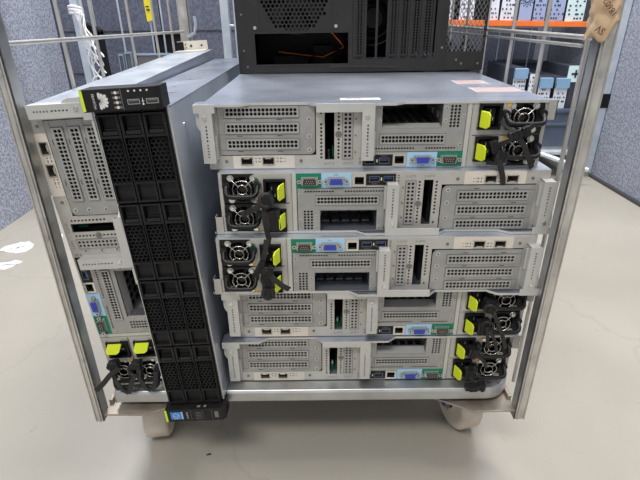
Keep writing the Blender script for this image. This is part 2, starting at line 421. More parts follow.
def build_server():
    root = thing('rack_server', '', 'server')
    # chassis shell, open to the rear
    c = MB()
    c.box(U(0),U(1.2),.0,SD,0,V(86),'side_steel').box(U(436.8),U(438),.0,SD,0,V(86),'side_steel')
    c.box(U(0),U(438),.0,SD,0,V(1.2),'side_steel').box(U(0),U(438),SD-.002,SD,0,V(86),'side_steel')
    for u in (0,433.5): c.box(U(u+.2),U(u+4.3),-.001,.012,V(0.6),V(86),'panel_steel')
    # baffles that close the bays
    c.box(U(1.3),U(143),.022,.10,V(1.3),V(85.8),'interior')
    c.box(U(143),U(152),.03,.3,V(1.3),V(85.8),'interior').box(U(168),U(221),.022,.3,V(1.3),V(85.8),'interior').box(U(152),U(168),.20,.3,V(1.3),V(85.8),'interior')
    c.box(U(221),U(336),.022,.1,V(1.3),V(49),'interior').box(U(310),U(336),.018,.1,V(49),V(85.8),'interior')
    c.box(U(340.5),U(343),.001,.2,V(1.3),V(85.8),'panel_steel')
    c.box(U(343.5),U(434),.002,.19,V(41.6),V(42.8),'panel_steel')
    c.box(U(153.5),U(166),.02,.19,V(3),V(4.4),'circuit_green').box(U(164),U(165.3),.015,.12,V(12),V(25),'circuit_green')
    c.cyl((U(159),.03,V(4.4)),(U(159),.03,V(19)),.004,'chrome',12)
    c.build('chassis', root)
    # top cover with stepped lip
    t = MB()
    front = [(-10,-13),(46,-13),(60,-2.5),(132,-2.5),(142,-13),(243,-13),(255,-2.5),(449,-2.5)]
    pts = [(U(u),y/1000) for u,y in front]+[(U(449),.006),(U(438),.012),(U(438),SD),(U(0),SD),(U(0),.012),(U(-10),.006)]
    t.polyz(pts, V(85.7), V(86.6), 'cover_steel')
    for (a,ya),(b_,yb) in zip(front[:-1],front[1:]):
        q0, q1 = Vector((U(a),ya/1000,0)), Vector((U(b_),yb/1000,0))
        z0, z1 = V(83.4), V(86.55)
        dn = Vector((0,.0011,0)); dz = Vector((0,-.0004,0))
        vs = [q+o_+Vector((0,0,z)) for q in (q0+dz,q1+dz) for o_ in (Vector(),dn) for z in (z0,z1)]
        t.add(vs, [(0,1,3,2),(4,6,7,5),(0,4,5,1),(2,3,7,6),(0,2,6,4),(1,5,7,3)], 'bracket_steel')
    # right hand ear of the lip
    t.box(U(436.5),U(447.5),-.0035,-.002,V(62),V(86.5),'panel_steel').box(U(446.5),U(447.5),-.0035,.01,V(62),V(86.5),'panel_steel')
    # row of rivets and seam
    for k in range(9): t.cyl((U(20+k*50),.05,V(86.5)),(U(20+k*50),.05,V(86.9)),.0018,'cover_steel',8)
    t.box(U(30),U(150),.0285,.0292,V(86.5),V(86.7),'ink_grey').box(U(260),U(420),.0285,.0292,V(86.5),V(86.7),'ink_grey')
    t.build('top_cover', root)
    # rear panel
    holes = [hrect(16.3,142.2,18.7,83.4), hrect(42,58.5,6,17), hrect(70.5,87,6,17), hrect(147,151,12.5,75.5), hrect(153.5,166,12,76), hrect(169.6,173.6,12.5,41), hrect(169.6,173.6,50,75.5),
             hrect(177.5,189,14,74), hrect(216,335,21.4,84.2), hrect(205.5,221,5.5,15.5), hrect(224,239.5,5.5,15.5), hrect(244.6,259.4,5,18), hrect(345,433,1.5,84.5)]
    holes = [h for h in holes]
    p = MB().plate(U(4),U(434),V(.8),V(84.8),-.0008,.0006,'panel_steel',holes)
    p.box(U(335.6),U(340.8),-.0016,-.0008,V(1),V(85),'bracket_steel')
    p.box(U(341.2),U(341.9),-.0012,-.0008,V(1),V(85),'ink_grey')
    p.perf(U(147),U(151),V(12.5),V(75.5),1,13,.0015,-.0008,.0006,'panel_steel', skip=lambda i,j: j in (10,11))
    p.perf(U(169.6),U(173.6),V(12.5),V(41),1,6,.0015,-.0008,.0006,'panel_steel')
    p.perf(U(169.6),U(173.6),V(50),V(75.5),1,5,.0015,-.0008,.0006,'panel_steel')
    for u,v in ((193.5,65),(193.5,44),(193.5,22)): screw(p,u,v,-.0008,.002)
    screw(p,23,11,-.0008,.0036); screw(p,122,11,-.0008,.0036); screw(p,171.6,45.5,-.0008,.0030,'case_screw')
    text_into(p, 'SLOT 4', .0042, (U(159),-.0010,V(6.5)), (1,0,0),(0,0,1),'ink_grey')
    text_into(p, 'SLOT 5', .0042, (U(184),-.0010,V(6.5)), (1,0,0),(0,0,1),'ink_grey')
    for v in (12,8,5): p.box(U(198.5),U(201.5),-.0010,-.0008,V(v),V(v+1.6),'ink_grey')
    p.build('rear_panel', root)
    # riser panel with three vented slots
    r1 = MB()
    n = 8; cr = 7; pts = [(17,82.5),(141,82.5)]+[(141-cr+cr*math.cos(a), 20+cr-cr*math.sin(a)) for a in [PI/2*k/n for k in range(n+1)]]+[(17,20)]
    hol = [hrect(25.5,121,v,v+11.4) for v in (69.6,49.0,28.4)]
    r1.plate(U(17),U(134),V(20),V(82.5),-.0022,-.0008,'slot_steel',hol)
    pl = [(134,82.5),(141,82.5)]+[(141-cr+cr*math.cos(a), 20+cr-cr*math.sin(a)) for a in [PI/2*k/n for k in range(n+1)]]+[(134,20)]
    pl = [(U(a),V(c)) for a,c in pl]
    r1.poly(pl,-.0022,-.0008,'slot_steel')
    for v in (46.6,26.0,66.9): r1.box(U(17),U(120),-.00235,-.0022,V(v),V(v+.5),'ink_grey')
    for v in (66,44,26): screw(r1,133.5,v,-.0022,.0022)
    for v in (68.4,47.6,27.2):
        for u in (40,92): r1.box(U(u),U(u+7),-.00245,-.0022,V(v-3.2),V(v-2.4),'ink')
    o = r1.build('slot_panel', root)
    sc = MB()
    for v in (69.6,49.0,28.4):
        k = MB(); vent(k,27.5,118.5,v+.8,v+10.6,18,2,'bracket_steel',-.0034,2.0,.00188); k.build('slot_cover', o)
    # hanging latch brackets
    for base,(ua,ub,va,vb) in ((0,(-3.5,12.5,12,77)),(1,(200.5,216.5,14,77))):
        l = MB(); y = -.0135
        b0,b1 = ((-10,16.5) if base == 0 else (143,216.5))
        l.box(U(b0),U(b1),y-.0012,y,V(76),V(86.8),'bracket_steel')
        l.plate(U(ua),U(ub),V(va),V(vb),y-.0013,y,'bracket_steel',[hrect(ua+6.6,ua+8.6,58-4.4*k,58-4.4*k+2.4) for k in range(5)])
        l.box(U(ua),U(ua+1),y,-.001,V(va),V(vb),'bracket_steel'); l.box(U(ub-1),U(ub),y,-.001,V(va),V(vb),'bracket_steel')
        l.box(U(ua),U(ub),y,-.001,V(va),V(va+1),'bracket_steel')
        l.cyl((U(ua+6.5),y-.001,V(70)),(U(ua+6.5),y-.0026,V(70)),.0032,'chrome',14,.0026)
        for k in range(5): l.box(U(ua+6.4),U(ua+8.8),y-.0015,y-.0012,V(35-3.9*k),V(35-3.9*k+2.2),'ink_grey')
        for k in range(5): l.box(U(ua+6.6),U(ua+8.6),y+.001,y+.0014,V(58-4.4*k),V(58-4.4*k+2.4),'ink')
        if base == 0:
            l.poly([(U(-9),V(86)),(U(-3.5),V(80)),(U(-3.5),V(52)),(U(-7),V(56)),(U(-9),V(62))],y+.003,y+.0042,'bracket_steel')
        l.box(U(ub),U(ub+2.5),y+.006,y+.007,V(va+4),V(va+36),'bracket_steel')
        l.build('riser_latch', root, .0005)
    # middle slot cover
    m = MB(); vent(m,178,188.6,14.5,73.5,2,11,'bracket_steel',-.0022,1.2,.00165)
    m.build('slot_cover', root)
    # second riser panel with open bay
    r2 = MB()
    r2.plate(U(217),U(334),V(22.4),V(83.6),-.0022,-.0008,'slot_steel',[hrect(227,304,53.5,83.4),hrect(225.5,309.5,33,44.5),hrect(313,327,53,82),hrect(285,325,24.6,28.4),hrect(219,271.5,24.6,28.4)])
    r2.perf(U(313),U(327),V(53),V(82),3,7,.00165,-.0022,-.0008,'slot_steel')
    r2.perf(U(285),U(325),V(24.6),V(28.4),11,1,.0013,-.0022,-.0008,'slot_steel'); r2.perf(U(219),U(271.5),V(24.6),V(28.4),14,1,.0013,-.0022,-.0008,'slot_steel')
    for u,v in ((308.5,78),(308.5,62),(331,68),(330,31),(224.2,78),(224.2,62)): screw(r2,u,v,-.0022,.0017)
    o = r2.build('slot_panel', root)
    k = MB(); vent(k,227,308,34.2,43.4,18,2,'bracket_steel',-.0034,1.8,.0018); k.build('slot_cover', o)
    # expansion bay behind the opening
    e = MB()
    e.box(U(226),U(305),-.0022,.14,V(52),V(53.4),'cage').box(U(226),U(227),0,.14,V(53),V(84),'cage_dark').box(U(304),U(305),0,.14,V(53),V(84),'cage_dark')
    e.box(U(226),U(305),.14,.142,V(53),V(84),'cage_dark')
    e.add([(U(227),-.0022,V(53.4)),(U(304),-.0022,V(53.4)),(U(304),.014,V(56)),(U(227),.014,V(56))],[(0,1,2,3)],'bracket_steel')
    for i in range(6):
        for j in range(7): e.box(U(231+i*12.4),U(239+i*12.4),.020+.016*j,.030+.016*j,V(53.4),V(53.7),'interior')
    for i in range(5):
        for j in range(3): e.box(U(234+i*14.4),U(244+i*14.4),.03+.035*j,.048+.035*j,V(81),V(84),'cage_dark')
    for i in range(5):
        for j in range(2): e.box(U(232+i*14.6),U(243+i*14.6),.128,.140,V(60+10*j),V(66+10*j),'cage_dark')
    for j in range(3): e.box(U(302.6),U(304),.02+.03*j,.035+.03*j,V(62),V(70),'cage')
    e.build('expansion_bay', root)
    # network module
    nm = MB().plate(U(32),U(113.5),V(1.2),V(18.6),-.0016,-.0008,'cream_label',[hrect(42,58.5,6,17),hrect(70.5,87,6,17)])
    for u in (61.5,65.5,90,94):
        for v in (14,9.5): nm.box(U(u),U(u+1.7),-.0018,-.0016,V(v),V(v+1.9),'ink_grey')
    for u in (67.5,96.5,100):
        for v in (14,9.5): nm.box(U(u),U(u+1.5),-.0018,-.0016,V(v+.4),V(v+1.3),'ink_grey')
    o = nm.build('network_module', root)
    for u in (42,70.5):
        k = MB().plate(U(u),U(u+16.5),V(6),V(17),-.0028,.02,'port_shell',[hrect(u+1.2,u+15.3,7.1,15.6)])
        k.box(U(u+.6),U(u+16),.016,.02,V(6.5),V(16.5),'copper_brown').box(U(u+4),U(u+12),-.0030,-.0026,V(14.2),V(16.6),'port_shell'); k.build('network_port', o)
    # usb module
    um = MB().plate(U(203.8),U(243.2),V(3.2),V(18.2),-.0018,-.0008,'black_plastic',[hrect(206.5,220,6,14),hrect(225.5,239,6,14)])
    um.box(U(222),U(223.6),-.002,-.0018,V(8),V(12),'white_label')
    text_into(um,'MGMT',.003,(U(232),-.0021,V(16.2)),(1,0,0),(0,0,1),'ink_grey')
    o = um.build('usb_module', root)
    for u,mm in ((206.5,'usb_blue'),(225.5,'usb_blue')):
        k = MB().plate(U(u),U(u+13.5),V(6),V(14),-.0024,.012,'case_screw',[hrect(u+.6,u+12.9,6.6,13.4)])
        k.box(U(u+.8),U(u+12.7),.010,.012,V(6.6),V(13.4),'ink').box(U(u+1.5),U(u+12),.0012,.01,V(8.8),V(11.2),mm)
        k.build('usb_port', o)
    # network jack, vga, serial
    k = MB().plate(U(243.4),U(260.4),V(3.2),V(19.4),-.0032,-.0006,'chrome',[hrect(246,258,6.5,16.6)])
    k.plate(U(245.6),U(258.4),V(6),V(17),-.0006,.012,'interior',[hrect(246,258,6.5,16.6)]).box(U(245.6),U(258.4),.010,.012,V(6),V(17),'interior')
    k.box(U(249),U(255.2),-.0030,-.0006,V(15),V(17.2),'interior')
    for q in range(6): k.box(U(247.4+q*1.7),U(248+q*1.7),-.001,.01,V(7),V(8.0),'copper_brown')
    k.build('ethernet_port', root)
    def dsub(b, u, v, w, shell, core, core2):
        def trap(s_, y0, y1, m):
            hw, hh = w/2*s_, 4.6*s_
            b.poly([(U(u-hw*.86),V(v-hh)),(U(u+hw*.86),V(v-hh)),(U(u+hw),V(v+hh*.5)),(U(u+hw*.95),V(v+hh)),(U(u-hw*.95),V(v+hh)),(U(u-hw),V(v+hh*.5))],y0,y1,m)
        b.box(U(u-w/2-1),U(u+w/2+1),-.0022,-.0012,V(v-5.4),V(v+5.4),shell)
        trap(1,-.0075,-.0022,shell); trap(.90,-.0082,-.0070,core)
        for row,nn in ((1.6,5),(-1.2,4)):
            for q in range(nn): b.cyl((U(u+(q-(nn-1)/2)*2.6),-.0082,V(v+row)),(U(u+(q-(nn-1)/2)*2.6),-.0086,V(v+row)),.0006,core2,6)
        for sg in (-1,1):
            b.cyl((U(u+sg*(w/2+3.6)),-.002,V(v)),(U(u+sg*(w/2+3.6)),-.0065,V(v)),.0030,'wire_chrome',6)
            b.cyl((U(u+sg*(w/2+3.6)),-.0065,V(v)),(U(u+sg*(w/2+3.6)),-.0069,V(v)),.0013,'ink',8)
    MB().box(U(262.6),U(302),-.0014,-.0008,V(1.6),V(21.4),'blue_label').build('port_label', root)
    k = MB(); dsub(k,282.5,11.6,20,'port_shell','vga_blue','ink'); k.build('vga_port', root)
    MB().box(U(302),U(335.4),-.0014,-.0008,V(1.6),V(22.6),'green_label').build('port_label', root)
    k = MB(); dsub(k,317.5,11.6,20,'port_shell','serial_dark','port_shell'); k.build('serial_port', root)
    k = MB()
    text_into(k,'VGA',.003,(U(282.5),-.0016,V(3.6)),(1,0,0),(0,0,1),'ink_grey'); k.build('port_lettering', root)
    for v0 in (43.4,1.4): build_psu(root, v0)
    return root

proto = build_server()
def psus(server): return [c for c in server.children if c.name.startswith('power_supply')]
BASE = H0-.534
def add_handles(server, g):
    for i,p in enumerate(psus(server)):
        v0 = (43.4,1.4)[i]+21
        if g == (1,0): build_handle(1,0,.013,.026,p,v0)
        else: build_handle(g[0],g[1],.0205 if g[1] > 0 else .0235,.011,p,v0)
GRP = 'rack servers stacked flat in the cage'
specs = [ # name pos (cx, Y, level from base), flipped, label
 (.073,.610,4,False,'topmost silver rack server of the stack, black computer case standing on its lid'),
 (.0855,.594,3,True,'second silver rack server from the top, upside down with power supplies at left'),
 (.0770,.577,2,True,'middle silver rack server of the stack, upside down, black strap clip shaped like an H'),
 (.086,.590,1,False,'second silver rack server from the bottom, long black straps hanging off its power supplies'),
 (.0785,.590,0,False,'bottom silver rack server of the stack, resting on the front rail of the cage'),
]
SERVERS = []
PITCH = .0871
base_proto = proto
for i,(cx,Y,lv,flip,lab) in enumerate(specs):
    s = base_proto if i == len(specs)-1 else copy_tree(base_proto)
    if flip:
        s.location = (cx, Y, BASE+(lv+1)*PITCH-.0001); s.rotation_euler = (0,PI,0)
    else:
        s.location = (cx, Y, BASE+lv*PITCH)
    s['label'] = lab; s['category'] = 'server'; SERVERS.append(s)
# the one standing on its side at the left
sv = copy_tree(base_proto)
sv.rotation_mode = 'XYZ'
SL = sv
rotm = Matrix.Rotation(R(1.3),4,'X') @ Matrix.Rotation(PI/2,4,'Y')
sv.matrix_world = Matrix.Translation((-.3405,.576,BASE+.219+.0010)) @ Matrix.Rotation(R(-2.7),4,'Y') @ rotm
sv['label'] = 'silver rack server standing on its side against the left upright, power supplies at the bottom'
for s in SERVERS: s['group'] = GRP
add_handles(SERVERS[0],(0,-1)); add_handles(SERVERS[1],(0,1)); add_handles(SERVERS[2],(0,1)); add_handles(SERVERS[3],(0,-1)); add_handles(SERVERS[4],(0,-1)); add_handles(SL,(1,0))
# front mounting ear at the far end of the server on its side
e = MB().box(U(-23),U(0),SD-.02,SD-.017,V(6),V(80),'cream_label').box(U(-3),U(0),SD-.06,SD-.017,V(6),V(80),'bracket_steel')
e.box(U(-22),U(-2),SD-.022,SD-.02,V(6),V(22),'matte_black')
for u,v,r_ in ((-12,40,.003),(-12,66,.0025),(-8,27,.0015),(-16,27,.0015)): e.cyl((U(u),SD-.0205,V(v)),(U(u),SD-.0215,V(v)),r_,'ink',10)
e.build('mounting_ear', SL)

# straps and clips, each hanging on its own server
def straps(server, items):
    for kind,*a in items:
        b = MB()
        if kind == 'strap':
            pts,w = a; b.ribbon([(U(x),y/1000,V(z)) for x,y,z in pts], w/1000, .0016, 'black_rubber'); b.build('retention_strap', server, .0004)
        elif kind == 'clip':
            (x,y,z),(hw,hh,hd),ang = a
            ca,sa = math.cos(R(ang)),math.sin(R(ang))
            c = Vector((U(x),y/1000,V(z)))
            b.obox(c,(hw/1000*ca,0,hw/1000*sa),(0,hd/1000,0),(-hh/1000*sa,0,hh/1000*ca),'black_rubber')
            b.obox(c+Vector((0,-hd/1000,0)),(hw*.55/1000*ca,0,hw*.55/1000*sa),(0,.0015,0),(-hh*1.15/1000*sa,0,hh*1.15/1000*ca),'black_plastic')
            b.build('cord_clip', server, .0012)
        elif kind == 'loop':
            (x,y,z),r_,t = a
            c = Vector((U(x),y/1000,V(z)))
            b.ring(c,(0.25,1,0.35),r_/1000,t/1000,'black_rubber',20,8); b.build('cord_loop', server)
S1,S2,S3,S4,S5 = SERVERS
straps(S1, [
 ('clip',(391,-24,49),(8,4.5,4),22), ('clip',(404,-26,53),(4.5,6,4),22),
 ('strap',[(378,-6,62),(386,-16,56),(392,-24,50),(404,-28,34),(418,-24,10),(422,-20,4)],7),
 ('strap',[(412,-26,61),(400,-27,50),(384,-24,40),(374,-14,32)],6),
 ('clip',(381,-15,18),(8,7,6),-14), ('clip',(372,-12,30),(5,8,5),20),
 ('strap',[(376,-20,22),(380,-24,6),(385,-24,-8),(388,-20,-18)],7),
 ('strap',[(366,-8,8),(374,-20,10),(388,-22,14)],5)])
# upside-down servers: local x is mirrored and local z grows towards the picture's bottom
straps(S2, [
 ('clip',(373,-18,31),(8,8,7),20), ('loop',(374,-22,31),8,3.2),
 ('strap',[(378,-24,33),(388,-27,40),(398,-27,45),(407,-24,50)],8),
 ('strap',[(376,-18,36),(378,-22,52),(376,-20,72),(374,-18,88),(376,-19,96)],7),
 ('clip',(366,-14,60),(9,13,8),4)])
straps(S3, [
 ('strap',[(366,-22,-8),(368,-24,6),(372,-24,20),(376,-22,32)],7),
 ('clip',(378,-22,34),(4,11,4),-28), ('clip',(366,-22,42),(4,11,4),-28), ('clip',(372,-23,38),(8,3.5,4),-22),
 ('strap',[(368,-22,40),(358,-26,50),(348,-26,60),(339,-22,68)],8),
 ('clip',(368,-16,58),(9,9,7),12), ('clip',(368,-20,72),(8,7,7),0), ('loop',(368,-24,73),7,3.0)])
straps(S4, [
 ('clip',(380,-14,64),(10,8,8),-12), ('loop',(378,-22,62),8,2.8),
 ('clip',(374,-12,24),(8,10,7),0), ('loop',(378,-22,33),8,2.0),
 ('strap',[(384,-24,54),(392,-28,36),(402,-28,14),(410,-24,-8)],6),
 ('strap',[(378,-22,30),(380,-26,12),(384,-24,-8)],5),
 ('strap',[(382,-24,26),(392,-26,6),(398,-24,-14)],5)])
straps(S5, [
 ('clip',(374,-12,64),(8,8,7),-10), ('clip',(374,-12,22),(8,9,7),0),
 ('clip',(378,-24,4),(12,4,6),3), ('clip',(392,-24,6),(5,6,6),3),
 ('strap',[(380,-16,62),(390,-22,52),(396,-22,40)],5),
 ('strap',[(368,-12,34),(374,-20,20),(380,-22,8)],6)])
# server on its side: local x runs down, local z runs right
straps(SL, [
 ('clip',(382,-16,18),(6,8,6),10), ('clip',(384,-16,52),(6,7,6),-10),
 ('strap',[(384,-22,28),(392,-28,14),(404,-34,2),(414,-36,-10)],8),
 ('strap',[(384,-20,14),(404,-26,18),(428,-24,24),(436,-22,30)],7), ('strap',[(436,-22,30),(418,-24,38),(396,-24,50)],7),
 ('strap',[(388,-20,56),(404,-24,54),(426,-24,60),(432,-22,66)],7), ('strap',[(432,-22,66),(416,-22,76),(396,-20,80)],7),
 ('loop',(396,-16,46),9,3.2)])

# stickers on the lid of the top server
st = MB().box(U(174),U(226),.012,.026,V(86.6),V(86.8),'white_label')
for k in range(14): st.box(U(182+k*1.4),U(182.9+k*1.4),.0185,.0245,V(86.8),V(86.88),'ink')
for k in range(16): st.box(U(200+k*1.4),U(200.6+k*1.4),.014,.019,V(86.8),V(86.88),'ink_grey')
st.build('barcode_sticker', S1)
for (x0,x1,y0,y1) in ((.362,.412,.150,.195),(.366,.434,.066,.112)):
    k = MB().box(x0-.219,x1-.219,y0,y1,V(86.6),V(86.8),'sticker_pale')
    n = 4
    for j in range(n):
        yy = y0+(j+.5)*(y1-y0)/n; k.box(x0-.215,x1-.223-.006*(j%2),yy-.0016,yy+.0016,V(86.8),V(86.88),'sticker_red')
    k.build('warning_label', S1)

# ------------------------------------------------------------------ black front-view server standing on its side
def build_front_server():
    root = thing('storage_server','black-fronted storage server standing on its side with twelve drive bays facing out','server')
    w = .0435; Hh = .440
    c = MB()
    c.box(-w,-w+.0012,.0,.70,0,Hh,'side_steel').box(w-.0012,w,.0,.70,0,Hh,'side_steel').box(-w,w,0,.70,Hh-.0012,Hh,'cover_steel').box(-w,w,0,.70,0,.0012,'side_steel').box(-w,w,.698,.70,0,Hh,'side_steel')
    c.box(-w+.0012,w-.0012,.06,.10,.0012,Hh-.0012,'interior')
    c.box(-w,-w+.003,-.0015,.0,0,Hh,'bracket_steel').box(w-.0022,w,-.001,.0,0,Hh,'bracket_steel')
    for k in range(8): c.cyl((w,.05+.08*k,.41),(w+.0008,.05+.08*k,.41),.003,'chrome',10)
    for k in range(5): c.box(w,w+.0007,.10+.1*k,.16+.1*k,.22,.226,'side_steel')
    for k in range(6): c.cyl((0,.08+.1*k,Hh),(0,.08+.1*k,Hh+.0006),.003,'chrome',10)
    for k in range(4): c.box(-.02,.02,.12+.15*k,.123+.15*k,Hh,Hh+.0004,'ink_grey')
    c.build('chassis', root)
    # grid frame around the bays
    g = MB()
    for x in (-w+.0035,-.01335,.01335,w-.0028): g.box(x-.0007,x+.0007,-.004,.05,.0,Hh,'black_plastic')
    for k in range(5): g.box(-w+.003,w-.0025,-.004,.05,.001+.1093*k-.0006,.001+.1093*k+.0016,'black_plastic')
    g.build('bay_frame', root)
    # drive carrier
    cw, ch = .0254, .1065
    def carrier(px, pz):
        k = MB(); x0,x1 = -cw/2,cw/2
        # lower blank pocket
        k.plate(x0,x1,0,.0255,-.008,.002,'black_plastic',[(x0+.0024,x1-.0024,.0025,.0235)]); k.box(x0,x1,-.003,.002,0,.0255,'black_plastic')
        # frame around the honeycomb
        k.plate(x0,x1,.0255,.080,-.008,-.004,'black_plastic',[(x0+.0012,x1-.0012,.0262,.0795)])
        k.plate(x0,x1,.080,ch,-.008,.002,'black_plastic',[(x0+.003,x1-.003,.0825,ch-.002)]); k.box(x0,x1,.001,.002,.08,ch,'black_plastic')
        o = k.build('drive_carrier', root, .0005, loc=(px,0,pz))
        h = MB(); h.hexperf(x0+.0008,x1-.0008,.0262,.0798,  .0057,.0026,-.0072,-.0045,'black_plastic')
        h.box(x0+.0012,x1-.0012,.004,.006,.0262,.0795,'interior'); h.build('honeycomb_grille', o)
        l = MB()
        l.box(x0+.0045,x1-.0035,-.0085,-.001,.0835,.0875,'handle_black').box(x0+.0055,x1-.0045,-.005,.001,.0875,.0905,'matte_black')
        l.add([(x0+.0045,-.001,.0905),(x1-.0045,-.001,.0905),(x1-.0045,.0008,.1035),(x0+.0045,.0008,.1035)],[(0,1,2,3)],'black_plastic')
        l.build('release_latch', o, .0005)
        return o
    first = None
    for r_ in range(4):
        for cidx in range(3):
            px, pz = -.0268+.0268*cidx, .0018+.1093*r_
            if first is None: first = carrier(px,pz)
            else:
                q = copy_tree(first, root); q.location = (px,0,pz)
    # upper control ear
    e = MB(); y0 = -.018
    zt, zb = .4655, .4415
    pts = [(-w-.0015,y0),(w-.008,y0),(w-.0015,y0+.005),(w-.0015,.012),(-w-.0015,.012)]
    e.polyz(pts, zb, zt, 'black_plastic')
    e.box(-w-.002,-w+.0012,y0-.0006,y0+.008,zb+.001,zt-.0005,'tab_edge')
    e.box(-.0005,.0002,y0-.0003,y0,zb+.001,zt-.001,'ink_grey')
    o = e.build('control_ear', root, .0008)
    lg = MB(); cx, cz = -w+.0215, zb+.0115
    for k in range(8):                                # eight petals fanned out above a point, turned on the side
        a = R(-78+k*156/7); L = .0112*(1.0 if 1<k<6 else .84)
        d = Vector((math.cos(a),0,math.sin(a))); p = Vector((-d.z,0,d.x)); c0 = Vector((cx-.0042,y0-.0004,cz))
        prof = [(.16,0),(.45,.07),(.75,.145),(.92,.14),(1.0,.0),(.92,-.14),(.75,-.145),(.45,-.07)]
        lg.add([c0+d*L*t+p*L*s_ for t,s_ in prof],[tuple(range(8))],'white_label')
    text_into(lg,'HUAWEI',.0042,(-w+.0125,y0-.0004,cz),(0,0,1),(-1,0,0),'white_label')
    lg.build('logo', o)
    ld = MB()
    for k in range(4):
        z = zb+.0038+.0052*k
        ld.cyl((-w+.0375,y0+.001,z),(-w+.0375,y0-.0006,z),.0017,'cream_label',12)
        ld.box(-w+.0335,-w+.0355,y0-.0005,y0,z-.0012,z+.0012,'ink_grey').box(-w+.0395,-w+.042,y0-.0005,y0,z-.0012,z+.0012,'ink_grey')
    for k in range(4): ld.cyl((.0085+.0068*k,y0+.001,zt-.0035),(.0085+.0068*k,y0-.0005,zt-.0035),.0011,'white_label',10)
    ld.build('indicator_light', o)
    for x in (.0055,.0262):
        k = MB().plate(x,x+.0135,zb+.0062,zb+.0118,y0-.0006,y0+.0004,'port_shell',[(x+.0007,x+.0128,zb+.0069,zb+.0111)])
        k.box(x+.0007,x+.0128,y0-.0003,y0-.0001,zb+.0069,zb+.0111,'ink').box(x+.002,x+.0115,y0-.0006,y0-.0002,zb+.0094,zb+.0106,'ink_grey'); k.build('usb_port', o)
    k = MB().tube([(.0225,y0-.0004,zb+.006),(.0225,y0-.0004,zb+.0125)],.0004,'white_label',6).cyl((.0225,y0,zb+.006),(.0225,y0-.0006,zb+.006),.0011,'white_label',8); 
    k.box(.0210,.0240,y0-.0006,y0-.0002,zb+.009,zb+.0096,'white_label'); k.build('usb_symbol', o)
    # lower ear
    e = MB(); zt, zb = -.0015, -.0255
    pts = [(-w-.0015,y0),(w-.002,y0),(w+.0030,y0+.005),(w+.0030,.010),(-w-.0015,.010)]
    e.polyz(pts, zb, zt, 'black_plastic')
    e.box(-w-.002,-w+.0012,y0-.0006,y0+.008,zb+.001,zt-.0005,'tab_edge')
    for x in (-.006,.012,.026): e.box(x,x+.0004,y0-.0003,y0,zb+.002,zt-.002,'ink_grey')
    for k in range(5): e.box(.0005,.010,y0-.0003,y0,zb+.005+.003*k,zb+.0056+.003*k,'ink_grey')
    e.box(.030,.036,y0-.0003,y0,zb+.006,zb+.018,'ink_grey')
    e.box(.002,.022,-.016,-.008,zt,zt+.0006,'matte_black'); e.box(.004,.009,-.015,-.011,zt+.0006,zt+.001,'ink_grey'); e.box(.014,.018,-.015,-.011,zt+.0006,zt+.001,'ink_grey')
    o = e.build('lower_ear', root, .0008)
    k = MB().box(-.037,-.0205,y0-.0005,y0,zb+.0055,zt-.0045,'badge_blue').box(-.0205,-.0185,y0-.0005,y0,zb+.0055,zt-.0045,'blue_label')
    k.ring((-.0288,y0-.0005,zb+.0125),(0,1,0),.0047,.00035,'white_label',20,4)
    text_into(k,'intel',.0046,(-.0288,y0-.0007,zb+.0125),(1,0,0),(0,0,1),'white_label')
    text_into(k,'XEON',.0026,(-.0288,y0-.0007,zb+.0068),(1,0,0),(0,0,1),'white_label'); k.build('badge', o)
    k = MB(); text_into(k,'HUAWEI',.0034,(-.0115,y0-.0004,zb+.0125),(0,0,1),(-1,0,0),'white_label'); k.build('lettering', o)
    return root
fs = build_front_server()
fs.location = (-.1935,.549,H0-.5345)
fs.rotation_euler = (0,R(-2.7),0)
fs['label'] = 'black-fronted storage server on its side with twelve honeycomb drive bays'

# ------------------------------------------------------------------ roll cage
cage = thing('roll_cage','galvanised roll cage trolley holding the stacked servers','trolley',(0,.56,0))
CY = -.56
def Z(z): return H0+z
def upright(xo, xi, y0, y1, z0, z1, name='upright'):
    """folded channel: a front web, two side flanges, a raised groove"""
    s = 1 if xi > xo else -1
    b = MB(); x0,x1 = min(xo,xi),max(xo,xi)
    b.box(x0,x1,y0+CY,y0+.002+CY,z0,z1,'zinc_worn')
    b.box(xo,xo+s*.002,y0+CY,y1+CY,z0,z1,'zinc_worn').box(xi-s*.002,xi,y0+CY,y1+CY,z0,z1,'zinc')
    b.box(xi-s*.0062,xi-s*.0044,y0-.0022+CY,y0+CY,z0,z1,'zinc_wire').box(xo+s*.0002,xo+s*.0018,y0-.0015+CY,y0+CY,z0,z1,'zinc_wire')
    for k in range(8):
        zz = z0+.12+.2*k
        b.box(xi-s*.009,xi-s*.0042,y0-.0028+CY,y0-.0020+CY,zz,zz+.006,'zinc')
    return b.build(name, cage, .0007)
TOP = 1.62
upright(-.3585,-.3455,.551,.571,H0-.580,TOP)
upright(.3225,.3055,.551,.568,H0-.584,TOP)
upright(-.366,-.340,1.365,1.392,H0-.583,TOP); upright(.331,.305,1.365,1.392,H0-.583,TOP)
